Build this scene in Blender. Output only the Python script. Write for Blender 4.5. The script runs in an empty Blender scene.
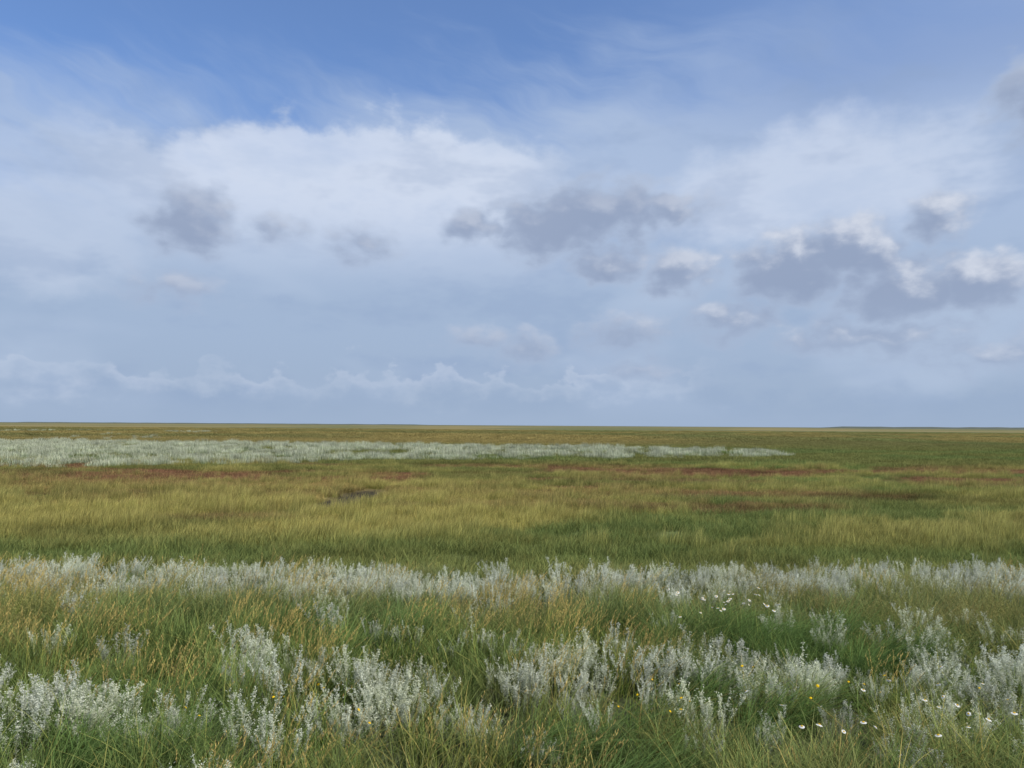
import bpy, math, numpy as np
from mathutils import Vector, Matrix
R=math.radians
scene=bpy.context.scene
rng=np.random.default_rng(7)

# ------------------------------------------------------------ numpy noise
_tab=np.random.default_rng(3).random((256,256))
def vnoise(x,y):
    x=np.asarray(x,float); y=np.asarray(y,float)
    xi=np.floor(x).astype(int); yi=np.floor(y).astype(int)
    fx=x-xi; fy=y-yi
    fx=fx*fx*(3-2*fx); fy=fy*fy*(3-2*fy)
    a=_tab[xi&255,yi&255]; b=_tab[(xi+1)&255,yi&255]
    c=_tab[xi&255,(yi+1)&255]; d=_tab[(xi+1)&255,(yi+1)&255]
    return (a*(1-fx)+b*fx)*(1-fy)+(c*(1-fx)+d*fx)*fy
def fbm(x,y,o=4):
    s=0;a=1;t=0
    x=np.asarray(x,float); y=np.asarray(y,float)
    for i in range(o):
        s=s+a*vnoise(x*2**i+17.3*i,y*2**i+5.1*i); t+=a; a*=.55
    return s/t
def ss(a,b,x):
    t=np.clip((x-a)/(b-a),0,1); return t*t*(3-2*t)
def mixc(c,d,m):
    return c*(1-m[:,None])+np.array(d)[None,:]*m[:,None]

# ------------------------------------------------------------ terrain
def height(x,y):
    n=fbm(x/6+3,y/6+9)
    s=ss(9.2,15.0,y+1.2*(n-.5))
    return -1.4*s+0.10*(fbm(x/2.5,y/2.5)-.5)*(np.hypot(x,y)<400)

def far_worm(x,y):
    lo=np.interp(x,[-90,-38,-25,-8,0,30,34],[36,51,58,66,69,80,88])+12*(fbm(x/5,y/9+4)-.5)
    hi=np.interp(x,[-150,-60,0,30],[140,130,120,110])+18*(fbm(x/7+8,y/14)-.5)
    m=ss(0,3,y-lo)*ss(0,10,hi-y)*(1-ss(32,35,x))
    for g,w in ((-1.5,.7),(7.5,.7),(14.,1.1),(23,.9),(-12,.5)):
        m=m*ss(w*.2,w*1.3,np.abs(x-g-(y-80)*(.012*g+.02)+3.4*(fbm(y/5+g,x*0)-.5)))
    gaps=.6*fbm(x/5+50,y/9+2)+.4*fbm(x/1.3+5,y/2.2+2)
    m=m*ss(.40,.53,gaps+.05*ss(-5,-40,x)+.07*ss(-2,6,x))
    sp=ss(.62,.70,fbm(x/30+5,y/40+3))*ss(140,165,y)*(1-ss(260,330,y))*ss(-20,-60,x)
    return np.maximum(m,sp*.5)

MUDX,MUDY=-7.2,33.5
def marsh(x,y):
    n1=fbm(x/16,y/6); n2=fbm(x/5+31,y/2.5+4); n3=fbm(x/70+7,y/40+1)
    c=np.tile(np.array([0.175,0.188,0.062]),(len(x),1))
    g=ss(.45,.6,fbm(x/20+60,y/9+20))
    c=mixc(c,(0.15,0.195,0.064),g)
    gr=ss(8,14,x)*(1-ss(26,34,x))*ss(36,42,y)*(1-ss(62,70,y))
    c=mixc(c,(0.138,0.21,0.064),gr*.8)
    yel=ss(19,23,y+3*(n1-.5))*(1-ss(38,47,y+14*(n1-.5)))*ss(.36,.56,n2*.6+n1*.4+.10*ss(6,-8,x))
    yel=np.maximum(yel*(.55+.45*ss(14,0,x)),.6*ss(.52,.66,n2)*ss(36,44,y)*(1-ss(60,66,y)))
    c=mixc(c,(0.37,0.335,0.11),yel)
    red=ss(.45,.56,fbm(x/12+90,y/5+3))*ss(32,38,y)*(1-ss(56,66,y))
    red=np.maximum(red,.7*ss(.5,.58,fbm(x/9+9,y/3+33))*ss(24,27,y)*(1-ss(46,54,y)))
    c=mixc(c,(0.24,0.12,0.078),red*.85*(1-yel*.5))
    dl=ss(.035,.0,np.abs(fbm(x/30+12,y/7+40)-.5))*ss(24,30,y)*(1-ss(80,100,y))
    c=c*(1-.40*dl[:,None])
    far=ss(90,150,y)
    oc=ss(.35,.6,n3)
    c2=mixc(np.tile(np.array([0.18,0.178,0.068]),(len(x),1)),(0.27,0.225,0.085),oc)
    c2=mixc(c2,(0.16,0.185,0.068),ss(.5,.62,fbm(x/50+3,y/90+8))*.8*ss(-20,40,x))
    c=c*(1-far[:,None])+c2*far[:,None]
    k=.78+.44*fbm(x/2+5,y/1.2+8)
    return c*k[:,None],yel,np.maximum(red,dl*.6)

def terrain():
    nr,na=430,720
    rr=np.concatenate([[0.0],np.geomspace(.6,30000,nr)])
    an=np.linspace(0,2*math.pi,na,endpoint=False)
    X=(rr[1:,None]*np.sin(an)[None,:]).ravel(); Y=(rr[1:,None]*np.cos(an)[None,:]).ravel()
    X=np.concatenate([[0],X]); Y=np.concatenate([[0],Y])
    Z=height(X,Y)
    c,_,_=marsh(X,np.abs(Y)+0)
    w=far_worm(X,Y)
    c=mixc(c*.65,(0.15,0.18,0.10),w*.8)
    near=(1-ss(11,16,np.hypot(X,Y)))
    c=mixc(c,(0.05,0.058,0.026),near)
    mud=1-ss(.85,1.15,np.hypot((X-MUDX)/1.2,(Y-MUDY)/5.)+.4*(fbm(X*1.5,Y)-.5))
    c=mixc(c,(0.022,0.018,0.014),mud)
    Z=Z-.10*mud
    i=np.arange(na); j=(i+1)%na
    tri=np.stack([np.zeros(na,int),1+j,1+i],1)
    quads=[]
    for k in range(nr-1):
        a=1+k*na
        quads.append(np.stack([a+i,a+j,a+na+j,a+na+i],1))
    quads=np.concatenate(quads)
    V=np.stack([X,Y,Z],1)
    me=bpy.data.meshes.new("ground")
    me.from_pydata(V.tolist(),[],tri.tolist()+quads.tolist())
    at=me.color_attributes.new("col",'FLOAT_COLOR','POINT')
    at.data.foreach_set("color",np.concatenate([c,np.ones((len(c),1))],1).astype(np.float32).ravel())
    me.polygons.foreach_set("use_smooth",[True]*len(me.polygons))
    ob=bpy.data.objects.new("ground",me); scene.collection.objects.link(ob)
    if me.polygons[5000].normal.z<0: me.flip_normals()
    return ob

# ------------------------------------------------------------ materials
class NT:
    def __init__(s,tree): s.t=tree; s.n=tree.nodes; s.l=tree.links
    def put(s,sock,v):
        if isinstance(v,bpy.types.NodeSocket): s.l.new(v,sock)
        elif v is not None: sock.default_value=v
    def m(s,op,a,b=None,c=None,clamp=False):
        n=s.n.new('ShaderNodeMath'); n.operation=op; n.use_clamp=clamp
        for k,v in enumerate((a,b,c)):
            if v is not None: s.put(n.inputs[k],v)
        return n.outputs[0]
    def v(s,op,a,b=None):
        n=s.n.new('ShaderNodeVectorMath'); n.operation=op
        s.put(n.inputs[0],a)
        if b is not None: s.put(n.inputs[1],b)
        return n.outputs['Value'] if op in('LENGTH','DOT_PRODUCT') else n.outputs[0]
    def mix(s,f,a,b,mode='MIX'):
        n=s.n.new('ShaderNodeMix'); n.data_type='RGBA'; n.blend_type=mode; n.clamp_factor=True
        s.put(n.inputs[0],f); s.put(n.inputs[6],a); s.put(n.inputs[7],b)
        return n.outputs[2]
    def sm(s,x,a,b,lo=0.,hi=1.):
        n=s.n.new('ShaderNodeMapRange'); n.interpolation_type='SMOOTHSTEP'
        s.put(n.inputs[0],x); n.inputs[1].default_value=a; n.inputs[2].default_value=b
        n.inputs[3].default_value=lo; n.inputs[4].default_value=hi
        return n.outputs[0]
    def noise(s,vec,scale,det=4,rough=.55,dist=0.,color=False,dim='3D'):
        n=s.n.new('ShaderNodeTexNoise'); n.noise_dimensions=dim; s.put(n.inputs['Vector'],vec)
        n.inputs['Scale'].default_value=scale; n.inputs['Detail'].default_value=det
        n.inputs['Roughness'].default_value=rough; n.inputs['Distortion'].default_value=dist
        return n.outputs['Color' if color else 'Fac']
    def comb(s,x,y,z=0.):
        n=s.n.new('ShaderNodeCombineXYZ'); s.put(n.inputs[0],x); s.put(n.inputs[1],y); s.put(n.inputs[2],z)
        return n.outputs[0]

def veg_material():
    m=bpy.data.materials.new("vegetation"); m.use_nodes=True
    t=NT(m.node_tree); t.n.clear()
    a=t.n.new('ShaderNodeAttribute'); a.attribute_name="col"
    b=t.n.new('ShaderNodeAttribute'); b.attribute_type='INSTANCER'; b.attribute_name="tint"
    c=t.mix(1.0,a.outputs['Color'],b.outputs['Color'],'MULTIPLY')
    p=t.n.new('ShaderNodeBsdfDiffuse')
    t.put(p.inputs['Color'],c)
    tr=t.n.new('ShaderNodeBsdfTranslucent'); t.put(tr.inputs['Color'],c)
    mx=t.n.new('ShaderNodeMixShader'); mx.inputs[0].default_value=.35
    t.l.new(p.outputs[0],mx.inputs[1]); t.l.new(tr.outputs[0],mx.inputs[2])
    o=t.n.new('ShaderNodeOutputMaterial'); t.l.new(mx.outputs[0],o.inputs[0])
    return m
def ground_material():
    m=bpy.data.materials.new("marsh_ground"); m.use_nodes=True
    t=NT(m.node_tree); p=t.n['Principled BSDF']
    p.inputs['Roughness'].default_value=.9; p.inputs['Specular IOR Level'].default_value=.1
    a=t.n.new('ShaderNodeAttribute'); a.attribute_name="col"
    g=t.n.new('ShaderNodeTexCoord').outputs['Object']
    n1=t.noise(g,1.5,3,.7,dim='2D')
    n2=t.noise(t.v('MULTIPLY',g,(1/260.,1/500.,1)),1.,4,.65,dim='2D')
    n3=t.noise(t.v('MULTIPLY',g,(1/30.,1/60.,1)),1.,4,.65,dim='2D')
    k=t.m('MULTIPLY',t.sm(n1,.3,.7,.6,1.3),t.sm(n3,.3,.7,.75,1.2))
    c=t.mix(1.,a.outputs['Color'],t.comb(k,k,k),'MULTIPLY')
    dist=t.v('LENGTH',g)
    farm=t.sm(dist,200,700)
    fc=t.mix(t.sm(n2,.40,.62),(0.115,0.117,0.045,1),(0.20,0.16,0.065,1))  # bare far ground, darkened in colour for the missing self-shadow of plants
    c=t.mix(farm,c,fc)
    c=t.mix(t.sm(dist,1500,6000,0,.7),c,(0.095,0.102,0.06,1))  # distance haze put into the ground colour, no volume
    t.put(p.inputs['Base Color'],c)
    return m
VEG=veg_material()

# ------------------------------------------------------------ plant prototypes
def strips(base,dirxy,L,W,lean,bend,wind,S,cb,ct,rnd,face_ang=None,droop=.35):
    n=len(L); t=np.linspace(0,1,S+1)[None,:]
    Lc=L[:,None]
    hx=Lc*(lean[:,None]*t+bend[:,None]*t**2)
    px=base[:,0:1]+dirxy[:,0:1]*hx+wind[:,None]*Lc*t**1.8
    py=base[:,1:2]+dirxy[:,1:2]*hx
    pz=base[:,2:3]+Lc*(t-droop*(bend[:,None]+np.abs(wind[:,None]))*t**2)
    w=W[:,None]*.5*np.clip(1-t**2.2,.06,1)*(.6+.4*np.minimum(1,t*5))
    fa=np.arctan2(dirxy[:,1],dirxy[:,0])+math.pi/2 if face_ang is None else face_ang
    sx=np.cos(fa)[:,None]*w; sy=np.sin(fa)[:,None]*w
    A=np.stack([px-sx,py-sy,pz],2); B=np.stack([px+sx,py+sy,pz],2)
    V=np.stack([A,B],2).reshape(-1,3)
    i=np.arange(n)[:,None]*(2*(S+1))+2*np.arange(S)[None,:]
    F=np.stack([i,i+1,i+3,i+2],2).reshape(-1,4)
    tt=t[:,:,None]
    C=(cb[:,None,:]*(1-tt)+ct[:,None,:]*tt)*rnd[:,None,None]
    C=np.repeat(C,2,axis=1).reshape(-1,3)
    return V,F,C
def merge(parts):
    V=[];F=[];C=[];o=0
    for v,f,c in parts:
        V.append(v);F.append(f+o);C.append(c);o+=len(v)
    return np.concatenate(V),np.concatenate(F),np.concatenate(C)
def make(name,parts,coll):
    V,F,C=merge(parts)
    me=bpy.data.meshes.new(name)
    me.vertices.add(len(V)); me.vertices.foreach_set("co",V.astype(np.float32).ravel())
    me.loops.add(F.size); me.loops.foreach_set("vertex_index",F.astype(np.int32).ravel())
    me.polygons.add(len(F)); me.polygons.foreach_set("loop_start",(np.arange(len(F))*4).astype(np.int32))
    me.update(calc_edges=True); me.validate()
    at=me.color_attributes.new("col",'FLOAT_COLOR','POINT')
    at.data.foreach_set("color",np.concatenate([C,np.ones((len(C),1))],1).astype(np.float32).ravel())
    me.materials.append(VEG)
    ob=bpy.data.objects.new(name,me); coll.objects.link(ob)
    return ob
def U(a,b,n): return rng.uniform(a,b,n)
def disc(n,Rd,z=0.):
    r=Rd*np.sqrt(rng.random(n)); a=U(0,2*math.pi,n)
    return np.stack([r*np.cos(a),r*np.sin(a),np.full(n,z)],1)
def dirs(n):
    a=U(0,2*math.pi,n); return np.stack([np.cos(a),np.sin(a)],1)
def clumped(n,Rd,k,cr):
    c=disc(k,Rd); b=c[rng.integers(0,k,n)]+np.concatenate([rng.normal(0,cr,(n,2)),np.zeros((n,1))],1)
    return b
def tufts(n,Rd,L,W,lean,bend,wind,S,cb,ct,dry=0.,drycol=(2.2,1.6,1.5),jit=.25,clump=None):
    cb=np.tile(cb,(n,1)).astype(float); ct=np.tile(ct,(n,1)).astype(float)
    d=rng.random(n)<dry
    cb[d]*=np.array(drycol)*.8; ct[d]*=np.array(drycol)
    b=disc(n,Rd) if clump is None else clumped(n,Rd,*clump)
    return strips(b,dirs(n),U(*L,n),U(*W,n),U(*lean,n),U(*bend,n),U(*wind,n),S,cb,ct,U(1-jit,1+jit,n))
def leaflets(P,D,L,W,c,rj=.15):
    n=len(P); D=D/np.linalg.norm(D,axis=1,keepdims=True)
    r=rng.normal(size=(n,3)); s=np.cross(D,r); s/=np.linalg.norm(s,axis=1,keepdims=True)
    L=L[:,None];W=W[:,None]
    V=np.stack([P,P+D*L*.5+s*W*.5,P+D*L,P+D*L*.5-s*W*.5],1).reshape(-1,3)
    F=np.arange(4*n).reshape(-1,4)
    C=np.repeat(np.tile(c,(n,1))*U(1-rj,1+rj,n)[:,None],4,axis=0) if np.ndim(c)==1 else np.repeat(c*U(1-rj,1+rj,n)[:,None],4,axis=0)
    return V,F,C
def curve_pts(base,d,L,lean,wind,t):
    h=L*(lean*t+.15*t*t)
    return np.stack([base[0]+d[0]*h+wind*L*t**1.8,base[1]+d[1]*h,base[2]+L*t*(1-.1*t)],1)

def wormwood(name,coll,nst,Rd,Hh,dens=1.):
    parts=[]
    silver=np.array([.66,.68,.58]); green=np.array([.27,.32,.19])
    b=disc(nst,Rd); d=b[:,:2]/(np.linalg.norm(b[:,:2],axis=1,keepdims=True)+1e-6)
    d=d*.7+dirs(nst)*.5
    for k in range(nst):
        L=rng.uniform(*Hh)*(1-.30*np.linalg.norm(b[k,:2])/Rd); lean=rng.uniform(.02,.28); w=rng.uniform(0,.14)
        parts.append(strips(b[k:k+1],d[k:k+1],np.array([L]),np.array([.004]),np.array([lean]),np.array([.15]),np.array([w]),5,
             np.array([[.22,.2,.13]]),np.array([[.55,.57,.5]]),np.array([1.]),droop=.1))
        n=int(60*dens); t=rng.uniform(.1,1,n)**.75
        P=curve_pts(b[k],d[k],L,lean,w,t)
        a=U(0,6.283,n); D=np.stack([np.cos(a),np.sin(a),U(.2,1.3,n)],1)
        c=green*(1-t[:,None])+silver*t[:,None]
        parts.append(leaflets(P,D,U(.012,.028,n)*(1.25-.6*t),U(.003,.006,n),c))
        nb=int(11*dens)
        for j in range(nb):
            tb=rng.uniform(.3,.96); P0=curve_pts(b[k],d[k],L,lean,w,np.array([tb]))[0]
            a=rng.uniform(0,6.283); bd=np.array([math.cos(a)*.36,math.sin(a)*.36,rng.uniform(.8,1.2)]); bl=rng.uniform(.04,.09)*(1.15-tb*.75)/.6
            m=int(14*dens); u=rng.random(m); PP=P0+bd[None]*bl*u[:,None]+rng.normal(0,.002,(m,3))
            aa=U(0,6.283,m); DD=np.stack([np.cos(aa),np.sin(aa),U(-.3,1.2,m)],1)
            f=min(1,tb+.15)
            parts.append(leaflets(PP,DD,U(.007,.015,m),U(.003,.006,m),green*(1-f)+silver*f*1.0+0*DD,rj=.25))
    return make(name,parts,coll)

def seed_grass(name,coll,n,Rd,L,S=6,headw=.004,nh=16,headlen=.2,branch=.5):
    parts=[]
    b=disc(n,Rd); d=dirs(n)
    LL=U(*L,n); lean=U(.02,.22,n); wind=U(.08,.38,n)
    cb=np.tile([.45,.75,.3],(n,1)); ct=np.tile([1.15,.98,.6],(n,1))
    parts.append(strips(b,d,LL,np.full(n,.0032),lean,np.full(n,.15),wind,S,cb,ct,U(.8,1.1,n),droop=.25))
    for k in range(n):
        t=np.linspace(1-headlen,1.02,nh)
        h=LL[k]*(lean[k]*t+.15*t*t)
        P=np.stack([b[k,0]+d[k,0]*h+wind[k]*LL[k]*t**1.8,b[k,1]+d[k,1]*h,LL[k]*(t-.25*(.15+wind[k])*t*t)],1)
        a=U(0,6.283,nh)
        D=np.stack([np.cos(a)*branch+wind[k],np.sin(a)*branch,np.full(nh,1.)],1)
        parts.append(leaflets(P,D,U(.012,.024,nh),np.full(nh,headw)*U(.8,1.3,nh),np.array([1.25,1.05,.72])*rng.uniform(.8,1.15)))
    parts.append(tufts(int(n*.8),Rd,(L[0]*.45,L[1]*.7),(.003,.005),(.1,.4),(.2,.7),(.05,.35),5,(.35,.6,.2),(.7,.9,.35)))
    return make(name,parts,coll)

def daisy(name,coll,n,Rd,petal,centre,pr,H):
    parts=[]
    b=disc(n,Rd); d=dirs(n); L=U(*H,n)
    lean=U(.02,.3,n)
    parts.append(strips(b,d,L,np.full(n,.003),lean,np.full(n,.15),np.zeros(n),5,np.tile([.08,.13,.03],(n,1)),np.tile([.12,.18,.05],(n,1)),np.ones(n),droop=0.))
    for k in range(n):
        m=30; t=rng.uniform(.1,.85,m); h=L[k]*(lean[k]*t+.15*t*t)
        P=np.stack([b[k,0]+d[k,0]*h,b[k,1]+d[k,1]*h,L[k]*t],1)
        a=U(0,6.283,m); D=np.stack([np.cos(a),np.sin(a),U(.1,1,m)],1)
        parts.append(leaflets(P,D,U(.02,.045,m),U(.002,.004,m),np.array([.11,.18,.04])))
        top=np.array([b[k,0]+d[k,0]*L[k]*(lean[k]+.15),b[k,1]+d[k,1]*L[k]*(lean[k]+.15),L[k]])
        nrm=np.array([rng.normal(0,.45),-.25+rng.normal(0,.45),1.]); nrm/=np.linalg.norm(nrm)
        e1=np.cross(nrm,[0,1,.2]); e1/=np.linalg.norm(e1); e2=np.cross(nrm,e1)
        pk=pr*rng.uniform(.75,1.15)
        if petal is not None:
            q=13; an=np.arange(q)*2*math.pi/q
            rad=np.cos(an)[:,None]*e1+np.sin(an)[:,None]*e2
            tan=-np.sin(an)[:,None]*e1+np.cos(an)[:,None]*e2
            dr=rng.uniform(.05,.5)
            P=top+rad*.25*pk; w=pk*.2
            V=np.stack([P,top+rad*pk*.8+tan*w-nrm*pk*dr*.5,top+rad*pk-nrm*pk*dr,top+rad*pk*.8-tan*w-nrm*pk*dr*.5],1).reshape(-1,3)
            parts.append((V,np.arange(4*q).reshape(-1,4),np.tile(petal,(4*q,1))))
        q=8; an=np.arange(q)*2*math.pi/q; cr=pk*(.40 if petal is not None else .8)
        ring=top+(np.cos(an)[:,None]*e1+np.sin(an)[:,None]*e2)*cr+nrm*.001
        ring2=top+(np.cos(an)[:,None]*e1+np.sin(an)[:,None]*e2)*cr*.5+nrm*cr*.55
        V=np.concatenate([ring,ring2]); i=np.arange(q); j=(i+1)%q
        F=np.concatenate([np.stack([i,j,j+q,i+q],1),np.array([[8,9,10,11],[8,11,12,15],[12,13,14,15]])])
        parts.append((V,F,np.tile(centre,(16,1))))
    return make(name,parts,coll)

def coll(n): return bpy.data.collections.new(n)
cg=coll("grass_tufts")
for i in range(9):
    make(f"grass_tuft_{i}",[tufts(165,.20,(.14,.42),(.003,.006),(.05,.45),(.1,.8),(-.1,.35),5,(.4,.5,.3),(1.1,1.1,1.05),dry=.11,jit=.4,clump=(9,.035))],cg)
cl=coll("lush_tufts")
for i in range(5):
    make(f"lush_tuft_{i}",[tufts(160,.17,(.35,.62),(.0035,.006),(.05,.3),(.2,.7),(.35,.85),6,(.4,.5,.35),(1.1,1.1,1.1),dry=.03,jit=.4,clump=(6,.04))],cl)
cs=coll("seed_grasses")
for i in range(7): seed_grass(f"seed_grass_{i}",cs,20,.20,(.36,.62))
cf=coll("fine_seed_grasses")
for i in range(6): seed_grass(f"fine_seed_{i}",cf,42,.24,(.25,.44),headw=.005,nh=11,headlen=.4,branch=1.1)
cw=coll("wormwood_plants")
for i in range(8): wormwood(f"wormwood_{i}",cw,12,.13,(.27,.48))
cd=coll("daisies")
for i in range(4): daisy(f"daisy_{i}",cd,3,.10,np.array([.8,.8,.78]),np.array([.7,.45,.03]),.016,(.36,.50))
cy=coll("yellow_flowers")
for i in range(3): daisy(f"yellow_{i}",cy,2,.1,None,np.array([.8,.52,.02]),.011,(.34,.46))
cm=coll("marsh_patches")
for i in range(6):
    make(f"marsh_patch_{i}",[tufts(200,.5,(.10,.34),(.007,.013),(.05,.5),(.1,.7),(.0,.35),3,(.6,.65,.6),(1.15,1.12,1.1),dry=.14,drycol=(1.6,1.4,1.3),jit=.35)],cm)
ct_=coll("tall_marsh")
for i in range(6):
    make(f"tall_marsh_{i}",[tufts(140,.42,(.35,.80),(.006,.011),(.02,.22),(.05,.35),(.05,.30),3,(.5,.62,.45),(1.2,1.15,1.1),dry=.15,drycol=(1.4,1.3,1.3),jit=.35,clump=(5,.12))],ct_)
cfar=coll("far_patches")
for i in range(5):
    make(f"far_patch_{i}",[tufts(180,1.1,(.2,.5),(.018,.035),(.05,.5),(.1,.7),(.0,.3),2,(.7,.72,.7),(1.12,1.1,1.1),dry=.15,drycol=(1.4,1.3,1.3))],cfar)
cfw=coll("far_wormwood")
for i in range(5):
    make(f"far_worm_{i}",[tufts(150,.45,(.18,.5),(.016,.032),(.05,.4),(.0,.3),(.0,.1),2,(.2,.36,.14),(1.2,1.18,1.10),jit=.4,clump=(5,.13))],cfw)

# ------------------------------------------------------------ scattering
def scatter(name,collection,x,y,tint,scl,zrot=(0,6.283),z_off=0.):
    n=len(x); z=height(x,y)+z_off
    me=bpy.data.meshes.new(name)
    me.vertices.add(n); me.vertices.foreach_set("co",np.stack([x,y,z],1).astype(np.float32).ravel())
    def att(nm,ty,fld,arr):
        a=me.attributes.new(nm,ty,'POINT'); a.data.foreach_set(fld,arr.ravel())
    att("tint",'FLOAT_COLOR',"color",np.concatenate([tint,np.ones((n,1))],1).astype(np.float32))
    rot=np.stack([rng.normal(0,.06,n),rng.normal(0,.06,n),rng.uniform(zrot[0],zrot[1],n)],1)
    att("rot",'FLOAT_VECTOR',"vector",rot.astype(np.float32))
    att("scl",'FLOAT_VECTOR',"vector",scl.astype(np.float32))
    att("idx",'INT',"value",rng.integers(0,len(collection.objects),n).astype(np.int32))
    ob=bpy.data.objects.new(name,me); scene.collection.objects.link(ob)
    ng=bpy.data.node_groups.new(name+"_gn",'GeometryNodeTree')
    ng.interface.new_socket("Geometry",in_out='INPUT',socket_type='NodeSocketGeometry')
    ng.interface.new_socket("Geometry",in_out='OUTPUT',socket_type='NodeSocketGeometry')
    N=ng.nodes; Lk=ng.links
    gi=N.new('NodeGroupInput'); go=N.new('NodeGroupOutput')
    ip=N.new('GeometryNodeInstanceOnPoints'); ci=N.new('GeometryNodeCollectionInfo')
    ci.inputs['Collection'].default_value=collection
    ci.inputs['Separate Children'].default_value=True; ci.inputs['Reset Children'].default_value=True
    def na(nm,ty):
        q=N.new('GeometryNodeInputNamedAttribute'); q.data_type=ty; q.inputs['Name'].default_value=nm
        return [o for o in q.outputs if o.enabled and o.name=='Attribute'][0]
    Lk.new(gi.outputs[0],ip.inputs['Points']); Lk.new(ci.outputs[0],ip.inputs['Instance'])
    ip.inputs['Pick Instance'].default_value=True
    Lk.new(na("idx",'INT'),ip.inputs['Instance Index'])
    Lk.new(na("rot",'FLOAT_VECTOR'),ip.inputs['Rotation'])
    Lk.new(na("scl",'FLOAT_VECTOR'),ip.inputs['Scale'])
    Lk.new(ip.outputs[0],go.inputs[0])
    md=ob.modifiers.new("scatter",'NODES'); md.node_group=ng
    return ob
def sector(y0,y1,dens,k=.80,m=2.0):
    area=k*(y1*y1-y0*y0)+2*m*(y1-y0)
    n=int(area*dens)
    y=rng.uniform(0,1,int(n*3)); y=y0+(y1-y0)*y
    x=rng.uniform(-1,1,len(y))*(k*y1+m)
    ok=np.abs(x)<k*y+m
    x=x[ok][:n]; y=y[ok][:n]
    return x,y
def S3(s,zs=None):
    zs=s if zs is None else zs
    return np.stack([s,s,zs],1)
def sel(m,*a): return [q[m] for q in a]

def blob(x,y,cx,cy,rx,ry): return np.clip(1-np.hypot((x-cx)/rx,(y-cy)/ry)**2,0,1)
def band_near(x,y):
    e=8.7+.6*(fbm(x/3+2,y*0+1)-.5)*2
    band=ss(-.9,-.1,y-e)*(1-ss(.7,1.3,y-e))*(.35+.75*ss(.38,.50,fbm(x/1.1+7,y/.8+2)))
    return band
def worm_near(x,y):
    m=band_near(x,y)
    for cx,cy,rx,ry,s in [(-3.0,4.9,.5,.4,.9),(-2.3,4.6,.4,.28,.9),(-2.1,5.8,.55,.35,.7),(-1.1,5.3,.55,.38,.8),(-.6,4.75,.6,.38,1.),
        (.55,4.6,.5,.35,.85),(1.3,5.2,1.15,.65,1.1),(2.1,5.3,1.05,.6,1.1),(.5,5.8,.7,.35,.8),(3.6,5.7,.95,.65,1.),(2.9,4.9,.95,.45,1.),(3.1,4.35,.6,.3,.8),
        (-3.3,6.2,.75,.4,.5),(-.2,5.1,.55,.35,.75),(-1.6,4.4,.55,.24,.9),(2.2,4.6,.65,.38,.85),(1.3,4.45,.5,.25,.7),(3.9,6.6,.85,.45,.5),(-1.3,6.5,.75,.35,.45),(.1,4.3,.5,.2,.6)]:
        m=np.maximum(m,s*blob(x,y,cx,cy,rx,ry)**.55*(.35+.65*ss(.39,.54,fbm(x/.32+3,y/.28+8))))
    bg=ss(.52,.64,fbm(x/.45+40,y/.4+11))*ss(3,4.5,y+1.5)*(1-ss(6.5,7.6,y))*.45
    return np.maximum(m,bg)
def lush_near(x,y):
    m=blob(x,y,2.6,6.5,1.2,.8)*1.4
    m=np.maximum(m,blob(x,y,-2.6,4.3,1.2,.5)*.7)
    m=np.maximum(m,blob(x,y,.3,4.5,.7,.5)*.7)
    m=np.maximum(m,blob(x,y,-1.7,7.0,1.3,.7)*.5)
    m=np.maximum(m,blob(x,y,-.3,8.9,1.4,.5)*.5)
    m=np.maximum(m,.5*ss(.56,.66,fbm(x/1.2+70,y/.8+70))*(1-ss(7,8,y)))
    return m
x,y=sector(1.8,13,13.5)
W=worm_near(x,y)
k=rng.random(len(x))>W*.5
x,y,W=sel(k,x,y,W); lu=np.clip(lush_near(x,y),0,1)
n1=fbm(x/1.6+5,y/1.6+5)
t=np.tile(np.array([.178,.232,.078]),(len(x),1))
t=mixc(t,(.265,.265,.105),ss(.42,.6,n1)*.8); t=mixc(t,(.115,.188,.058),lu*.9)
t=mixc(t,(.205,.238,.112),ss(6.4,7.5,y)*.6)
t=mixc(t,(.165,.20,.075),ss(9.5,10.5,y)*.8)
t=t*U(.72,1.2,len(x))[:,None]
s=U(.8,1.25,len(x))*(1-.25*ss(7,9,y))*(1-.35*ss(9.2,10.2,y))
scatter("meadow_grass",cg,x,y,t,S3(s,s*(.65+.75*fbm(x/.9+9,y/.9))*(1-.3*np.clip(W,0,1))),zrot=(-1.2,1.2))
x,y=sector(3,10.5,11); k=rng.random(len(x))<lush_near(x,y)*(1-.7*np.clip(worm_near(x,y),0,1)); x,y=sel(k,x,y)
t=np.tile(np.array([.128,.195,.062]),(len(x),1))*U(.8,1.2,len(x))[:,None]
s=U(.7,1.05,len(x))*(1-.35*ss(8,8.6,y)); scatter("lush_grass",cl,x,y,t,S3(s),zrot=(-.5,.5))
x,y=sector(1.8,8.4,6.5)
p=.24+.85*ss(.43,.62,fbm(x/1.2+15,y/1.0+3))*ss(2.2,.6,x)+.30*ss(-1,-4,x)
p=p*(1-.85*np.clip(lush_near(x,y),0,1))*(1-.6*ss(1.2,2.5,x))*(1-.5*np.clip(worm_near(x,y),0,1))
k=rng.random(len(x))<p; x,y=sel(k,x,y)
t=np.tile(np.array([.44,.39,.195]),(len(x),1))*U(.75,1.2,len(x))[:,None]
s=U(.75,1.12,len(x)); scatter("dry_grass",cs,x,y,t,S3(s),zrot=(-.6,.6))
x,y=sector(5.4,9.6,9.5)
p=(.2+.7*ss(6.0,7.2,y))*(1-.7*worm_near(x,y))*(1-.6*np.clip(lush_near(x,y),0,1))*(1-.7*ss(8.2,9,y))
k=rng.random(len(x))<p; x,y=sel(k,x,y)
t=np.tile(np.array([.28,.28,.155]),(len(x),1))*U(.75,1.2,len(x))[:,None]
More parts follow.
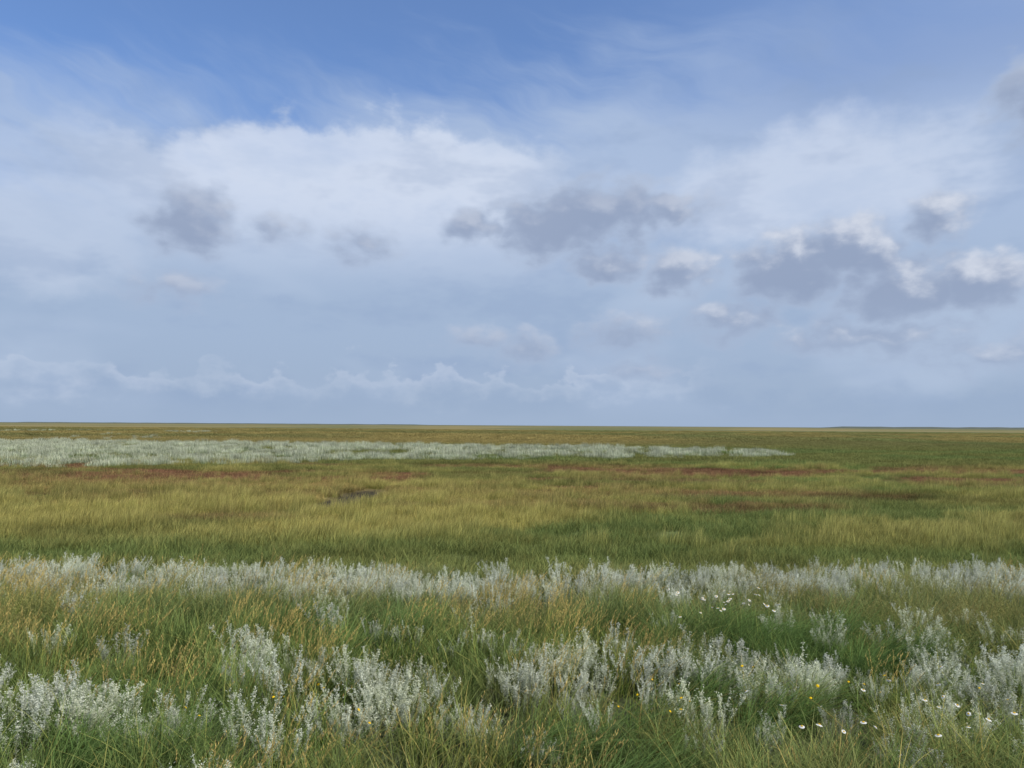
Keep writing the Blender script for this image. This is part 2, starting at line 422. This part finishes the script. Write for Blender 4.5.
t=mixc(t,(.19,.24,.115),ss(.42,.58,fbm(x/1.4+51,y/1+3))*.8)
s=U(.75,1.1,len(x)); scatter("bent_grass",cf,x,y,t,S3(s),zrot=(-.8,.8))
x,y=sector(2.2,11,22)
k=rng.random(len(x))<worm_near(x,y); x,y=sel(k,x,y)
t=np.ones((len(x),3))*U(.75,1.12,len(x))[:,None]; t[:,2]*=U(.88,1.0,len(x))
s=U(.6,1.15,len(x))*(1-.12*ss(7.5,8.5,y)); scatter("sea_wormwood",cw,x,y,t,S3(s))
x,y=sector(3,9,60)
p=.9*blob(x,y,1.9,6.7,.6,.55)+.6*blob(x,y,1.75,4.35,.45,.3)+.6*blob(x,y,2.5,4.35,.45,.3)+.08*blob(x,y,-1.3,4.3,.6,.3)
k=rng.random(len(x))<p*.55; x,y=sel(k,x,y)
s=U(.85,1.15,len(x)); scatter("sea_mayweed_flowers",cd,x,y,np.ones((len(x),3)),S3(s))
x,y=sector(3,6,30)
p=.8*blob(x,y,1.8,4.45,1.4,.45)+.5*blob(x,y,-1.3,4.25,1.2,.35)
k=rng.random(len(x))<p*.5; x,y=sel(k,x,y)
s=U(.85,1.15,len(x)); scatter("yellow_flowers",cy,x,y,np.ones((len(x),3)),S3(s))

# marsh
def mudm(x,y): return np.hypot((x-MUDX)/1.3,(y-MUDY)/5.6)>1
x,y=sector(10.5,66,4.8,m=4)
k=mudm(x,y)&(rng.random(len(x))>far_worm(x,y)*.7); x,y=sel(k,x,y)
c,yel,red=marsh(x,y)
s=U(.8,1.3,len(x)); hz=s*(.6+.9*fbm(x/3,y/2))*(1-.35*red)
scatter("salt_marsh_grass",cm,x,y,c*U(.8,1.15,len(x))[:,None],S3(s,hz),zrot=(-1,1))
x,y=sector(17,66,4.2,m=4)
c,yel,red=marsh(x,y)
k=mudm(x,y)&(rng.random(len(x))<(yel*1.0+.05)*(1-.8*red)); x,y,c0,c1,c2=sel(k,x,y,c[:,0],c[:,1],c[:,2]); c=np.stack([c0,c1,c2],1)
c=mixc(c,(.41,.38,.14),np.full(len(x),.5))
s=U(.6,1.1,len(x))
scatter("cord_grass",ct_,x,y,c*U(.75,1.15,len(x))[:,None],S3(s,s*(.45+.85*fbm(x/2+7,y/2))),zrot=(-.7,.7))
x,y=sector(62,170,1.2,m=6)
k=(rng.random(len(x))>far_worm(x,y)*.8); x,y=sel(k,x,y); c,yel,red=marsh(x,y)
s=U(.7,1.2,len(x)); scatter("marsh_turf",cfar,x,y,c*U(.75,1.2,len(x))[:,None],S3(s,s*(.5+.8*fbm(x/6,y/5))),zrot=(-1,1))
x,y=sector(165,520,.11,m=6)
c,yel,red=marsh(x,y); s=U(1.2,2.6,len(x))
scatter("distant_marsh_turf",cfar,x,y,c*U(.75,1.25,len(x))[:,None],S3(s,s*(.3+.5*fbm(x/16,y/14))),zrot=(-1,1))
x,y=sector(42,330,1.0,m=6)
p=far_worm(x,y); k=rng.random(len(x))<p*(.95-.5*ss(150,300,y)); x,y=sel(k,x,y)
t=np.tile(np.array([.55,.56,.45]),(len(x),1))*(U(.65,1.15,len(x))*(.65+.6*fbm(x/3+1,y/3+2)))[:,None]
s=U(.7,1.5,len(x)); scatter("silver_shrub_band",cfw,x,y,t,S3(s,s*U(.6,1.6,len(x))))

g=terrain(); g.data.materials.append(ground_material())

# ------------------------------------------------------------ distant dike line
def dike(name,pts,h,w):
    V=[];F=[]
    m=len(pts)
    for i,(px,py) in enumerate(pts):
        hh=h*(.55+.6*float(fbm(np.array([i*.7]),np.array([px/500]))[0]))*min(1,min(i,m-1-i)/3)
        V+=[(px,py-w,-1.6),(px,py-w*.3,-1.4+hh),(px,py+w*.3,-1.4+hh),(px,py+w,-1.6)]
    for i in range(m-1):
        for j in range(3):
            a=i*4+j; F.append((a,a+4,a+5,a+1))
    me=bpy.data.meshes.new(name); me.from_pydata(V,[],F)
    ob=bpy.data.objects.new(name,me); scene.collection.objects.link(ob)
    mt=bpy.data.materials.new(name+"_mat"); mt.use_nodes=True
    t=NT(mt.node_tree); p=t.n['Principled BSDF']; p.inputs['Roughness'].default_value=.9
    nn=t.noise(t.n.new('ShaderNodeTexCoord').outputs['Object'],.02,4)
    t.put(p.inputs['Base Color'],t.mix(nn,(0.05,0.065,0.055,1),(0.09,0.10,0.08,1)))
    me.materials.append(mt); return ob
dike("distant_dike",[(1150+i*45,2900-i*8) for i in range(40)],9,14)
dike("distant_dike",[(-3000+i*60,4300+i*6) for i in range(44)],6,18)

# ------------------------------------------------------------ sky
sun_az,sun_el=125.,46.
w=bpy.data.worlds.new("World"); scene.world=w; w.use_nodes=True
t=NT(w.node_tree); t.n.clear()
sky=t.n.new('ShaderNodeTexSky'); sky.sky_type='NISHITA'; sky.sun_disc=False
sky.sun_elevation=R(sun_el); sky.sun_rotation=R(sun_az); sky.air_density=1.0; sky.dust_density=.6; sky.ozone_density=2.
G=t.n.new('ShaderNodeTexCoord').outputs['Generated']
sp=t.n.new('ShaderNodeSeparateXYZ'); t.l.new(G,sp.inputs[0])
X,Y,Z=sp.outputs
az=t.m('MULTIPLY',t.m('ARCTAN2',X,Y),57.2958)
el=t.m('MULTIPLY',t.m('ARCSINE',Z),57.2958)
P=t.comb(az,el)
def n2(vec,scale,det,rough): return t.noise(vec,scale,det,rough,dim='2D')
def aff(sx,sy,ox=0.,oy=0.,src=None):
    return t.v('ADD',t.v('MULTIPLY',P if src is None else src,(sx,sy,0)),(ox,oy,0))
clouds=[(-23.8,14.2,2.5,2.3,1.),(-17.8,14.3,1.8,.9,.45),(-11.6,13.4,2.2,1.3,.45),(3.0,15.2,4.2,2.3,1.1),(-3.2,15.3,2.2,1.2,.85),(7.0,16.3,4.6,2.1,1.1),(12.0,16.4,2.8,1.1,.85),
(7.6,12.3,3.0,1.4,.95),(12.6,11.6,2.4,1.4,.9),(20.8,11.4,4.0,2.3,1.3),(24.8,12.4,3.0,2.1,1.25),(30.3,13.9,1.9,1.7,.95),(28.0,9.3,3.6,2.0,1.3),(32.,9.6,3.3,1.7,1.15),
(35.6,20.2,1.7,2.4,.8),(1.4,5.9,2.4,1.2,.75),(8.7,7.1,3.0,1.3,.65),(16.5,7.9,3.6,1.4,.65),(-24.8,9.5,2.8,1.0,.4),(9.8,4.4,3.,.9,.6),
(26,6.4,6,1.4,.6),(33,5.,5,1.2,.5),(-3,6.6,1.8,.9,.55)]
wa=n2(aff(.35,.35,4,9),1.,2,.55); wb=n2(aff(.35,.35,31,17),1.,2,.55)
warp=t.comb(t.m('MULTIPLY',t.m('SUBTRACT',wa,.5),3.2),t.m('MULTIPLY',t.m('SUBTRACT',wb,.5),2.0))
fg=bpy.data.node_groups.new("cloud_shapes",'ShaderNodeTree')
fg.interface.new_socket("P",in_out='INPUT',socket_type='NodeSocketVector')
fg.interface.new_socket("D",in_out='OUTPUT',socket_type='NodeSocketFloat')
q=NT(fg); gi=q.n.new('NodeGroupInput'); go=q.n.new('NodeGroupOutput')
best=None
for a,e,ra,re,s in clouds:
    d=q.v('LENGTH',q.v('MULTIPLY',q.v('SUBTRACT',gi.outputs[0],(a,e,0)),(s/(ra*1.3),s/(re*1.3),0)))
    m_=q.m('SUBTRACT',s,d)
    best=m_ if best is None else q.m('MAXIMUM',best,m_)
q.l.new(best,go.inputs[0])
def field(p):
    n=t.n.new('ShaderNodeGroup'); n.node_tree=fg; t.put(n.inputs[0],t.v('ADD',p,warp))
    n1=n2(aff(.45,.75,src=p),1.,5,.52)
    return t.m('ADD',n.outputs[0],t.m('MULTIPLY',t.m('SUBTRACT',n1,.5),.95))
K=10.
def col(r,g,b):
    f=lambda c:((c/255+.055)/1.055)**2.4*K
    return (f(r),f(g),f(b),1)
nish=t.mix(1.,sky.outputs[0],(.90,1.22,1.65,1),'MULTIPLY')
hi_c=t.mix(.55,nish,col(215,224,238))  # white mixed into the out-of-view upper sky for extra light below
hi_c=t.mix(t.sm(el,2,32),col(164,183,209),hi_c)
bgH=t.n.new('ShaderNodeBackground'); bgH.inputs[1].default_value=.1; t.put(bgH.inputs[0],hi_c)
nish=t.mix(.10,nish,col(190,207,234))
big=n2(aff(.05,.10,3.3,1.7),1.,3,.55)
med=n2(aff(.10,.24,7.1,2.2),1.,4,.6)
c_,s_=math.cos(R(-20)),math.sin(R(-20))
u=t.m('ADD',t.m('MULTIPLY',az,c_*.06),t.m('MULTIPLY',el,s_*.06)); v_=t.m('SUBTRACT',t.m('MULTIPLY',el,c_*.24),t.m('MULTIPLY',az,s_*.24))
st=n2(t.comb(t.m('ADD',u,5.),t.m('ADD',v_,t.m('MULTIPLY',big,2.))),1.,5,.58)
puff=n2(aff(.16,.24,2.6,5.5),1.,5,.55)
base=t.mix(t.sm(el,1,8),col(160,179,205),col(163,183,211))
base=t.mix(t.sm(el,8,17),base,col(172,191,221))
base=t.mix(t.m('MULTIPLY',t.sm(az,5,26),t.sm(el,18,25)),base,col(140,165,209))
PW=t.v('ADD',P,t.comb(t.m('MULTIPLY',t.m('SUBTRACT',med,.5),14.),t.m('MULTIPLY',t.m('SUBTRACT',puff,.5),8.)))
def soft(a,e,ra,re):
    d=t.v('LENGTH',t.v('MULTIPLY',t.v('SUBTRACT',PW,(a,e,0)),(1/ra,1/re,0)))
    return t.sm(d,1.1,.35)
mass_top=t.m('ADD',t.m('ADD',23.2,t.m('MULTIPLY',t.m('SUBTRACT',puff,.5),7.5)),t.m('MULTIPLY',t.m('ABSOLUTE',t.m('ADD',az,10.)),-.16))
mass=t.m('MULTIPLY',t.sm(t.m('SUBTRACT',mass_top,el),-.2,1.6),t.sm(el,9.5,17.5))
mass=t.m('MULTIPLY',mass,t.m('MULTIPLY',t.sm(az,7,-1),t.sm(az,-34,-22,.2,1.)))
br=t.m('MAXIMUM',mass,t.m('MULTIPLY',soft(22,17.0,17,4.5),.7))
br=t.m('MAXIMUM',br,t.m('MULTIPLY',soft(-33,13,9,5),.45))
br=t.m('MULTIPLY',br,t.sm(med,.25,.6,.62,1.))
base=t.mix(t.m('MULTIPLY',br,.94),base,col(212,222,240))
base=t.mix(t.m('MULTIPLY',t.sm(med,.46,.7),.34),base,col(143,165,200))
base=t.mix(t.m('MULTIPLY',t.sm(big,.46,.66),t.m('MULTIPLY',t.sm(el,16,9),.5)),base,col(186,202,226))
edge=t.m('ADD',el,t.m('MULTIPLY',t.m('SUBTRACT',big,.5),7.))
edge=t.m('ADD',edge,t.m('MULTIPLY',t.m('SUBTRACT',st,.5),12.))
edge=t.m('SUBTRACT',edge,t.m('MULTIPLY',az,.12))
blue=t.sm(edge,18.5,31)
blue=t.m('MULTIPLY',blue,t.sm(az,42,4,.35,1.))
blue=t.m('MULTIPLY',blue,t.m('SUBTRACT',1.,t.m('MULTIPLY',mass,.8)))
c=t.mix(blue,base,nish)
bt=n2(aff(.3,.45,1.,7.),1.,4,.55)
top=t.m('ADD',4.2,t.m('MULTIPLY',t.m('SUBTRACT',bt,.5),6.5))
dd=t.m('SUBTRACT',top,el)
bank=t.m('MULTIPLY',t.sm(dd,0,.7),t.m('MULTIPLY',t.sm(dd,2.8,.2),t.sm(az,18,8)))
bank=t.m('MULTIPLY',bank,t.sm(med,.35,.6,.35,1.))
c=t.mix(t.m('MULTIPLY',bank,.5),c,col(193,205,225))
c=t.mix(t.m('MULTIPLY',t.m('MULTIPLY',t.sm(dd,.5,3.),t.sm(el,8,2)),.45),c,col(150,171,201))
c=t.mix(t.sm(el,2.2,0,0,.75),c,col(159,178,204))
bgA=t.n.new('ShaderNodeBackground'); bgA.inputs[1].default_value=.1; t.put(bgA.inputs[0],c)
d1=field(P); d2=field(t.v('ADD',P,(.7,1.0,0)))
alpha=t.sm(d1,-.18,.45)
lit=t.sm(t.m('SUBTRACT',d1,d2),.0,.85)
lit=t.m('MULTIPLY',lit,t.sm(d2,.8,.1))
dark=t.mix(t.sm(d1,.0,.75),col(172,187,212),col(147,162,190))
lg=t.m('MULTIPLY',t.sm(az,4,22,.5,1.),t.sm(el,19,15,.3,1.))
cc=t.mix(t.m('MULTIPLY',lit,lg),dark,col(212,218,231))
cc=t.mix(t.sm(el,11,3,0,.5),cc,col(163,181,208))
c2=t.mix(t.m('MULTIPLY',alpha,.9),c,cc)
bgC=t.n.new('ShaderNodeBackground'); bgC.inputs[1].default_value=.1; t.put(bgC.inputs[0],c2)
inb=t.m('MULTIPLY',t.m('LESS_THAN',t.m('ABSOLUTE',az),44.),t.m('MULTIPLY',t.m('LESS_THAN',el,26.),t.m('GREATER_THAN',el,1.)))
m1=t.n.new('ShaderNodeMixShader'); t.l.new(inb,m1.inputs[0]); t.l.new(bgA.outputs[0],m1.inputs[1]); t.l.new(bgC.outputs[0],m1.inputs[2])
# plain unseen sky past the cloud detail; white veil added overhead to brighten ground
m2=t.n.new('ShaderNodeMixShader'); t.put(m2.inputs[0],t.m('MAXIMUM',t.sm(el,32,39),t.sm(t.m('ABSOLUTE',az),56,72)))
t.l.new(m1.outputs[0],m2.inputs[1]); t.l.new(bgH.outputs[0],m2.inputs[2])
o=t.n.new('ShaderNodeOutputWorld'); t.l.new(m2.outputs[0],o.inputs[0])
w.cycles.sampling_method='NONE'

# ------------------------------------------------------------ sun
L=bpy.data.lights.new("sun",'SUN'); L.energy=5.0; L.angle=R(1.5); L.color=(1,.95,.87)
so=bpy.data.objects.new("sun",L); scene.collection.objects.link(so)
a,e=R(sun_az),R(sun_el)
S=Vector((math.sin(a)*math.cos(e),math.cos(a)*math.cos(e),math.sin(e)))
so.rotation_mode='QUATERNION'; so.rotation_quaternion=S.to_track_quat('Z','Y')

# ------------------------------------------------------------ camera
cd_=bpy.data.cameras.new("camera"); cam=bpy.data.objects.new("camera",cd_); scene.collection.objects.link(cam)
cd_.lens=26.; cd_.sensor_width=36; cd_.clip_end=60000; cd_.clip_start=.05
cam.matrix_world=Matrix.Translation((0,0,2.0))@Matrix.Rotation(R(90+3.2),4,'X')@Matrix.Rotation(R(.38),4,'Z')
scene.camera=cam
scene.view_settings.view_transform='Standard'; scene.view_settings.look='None'; scene.view_settings.exposure=0
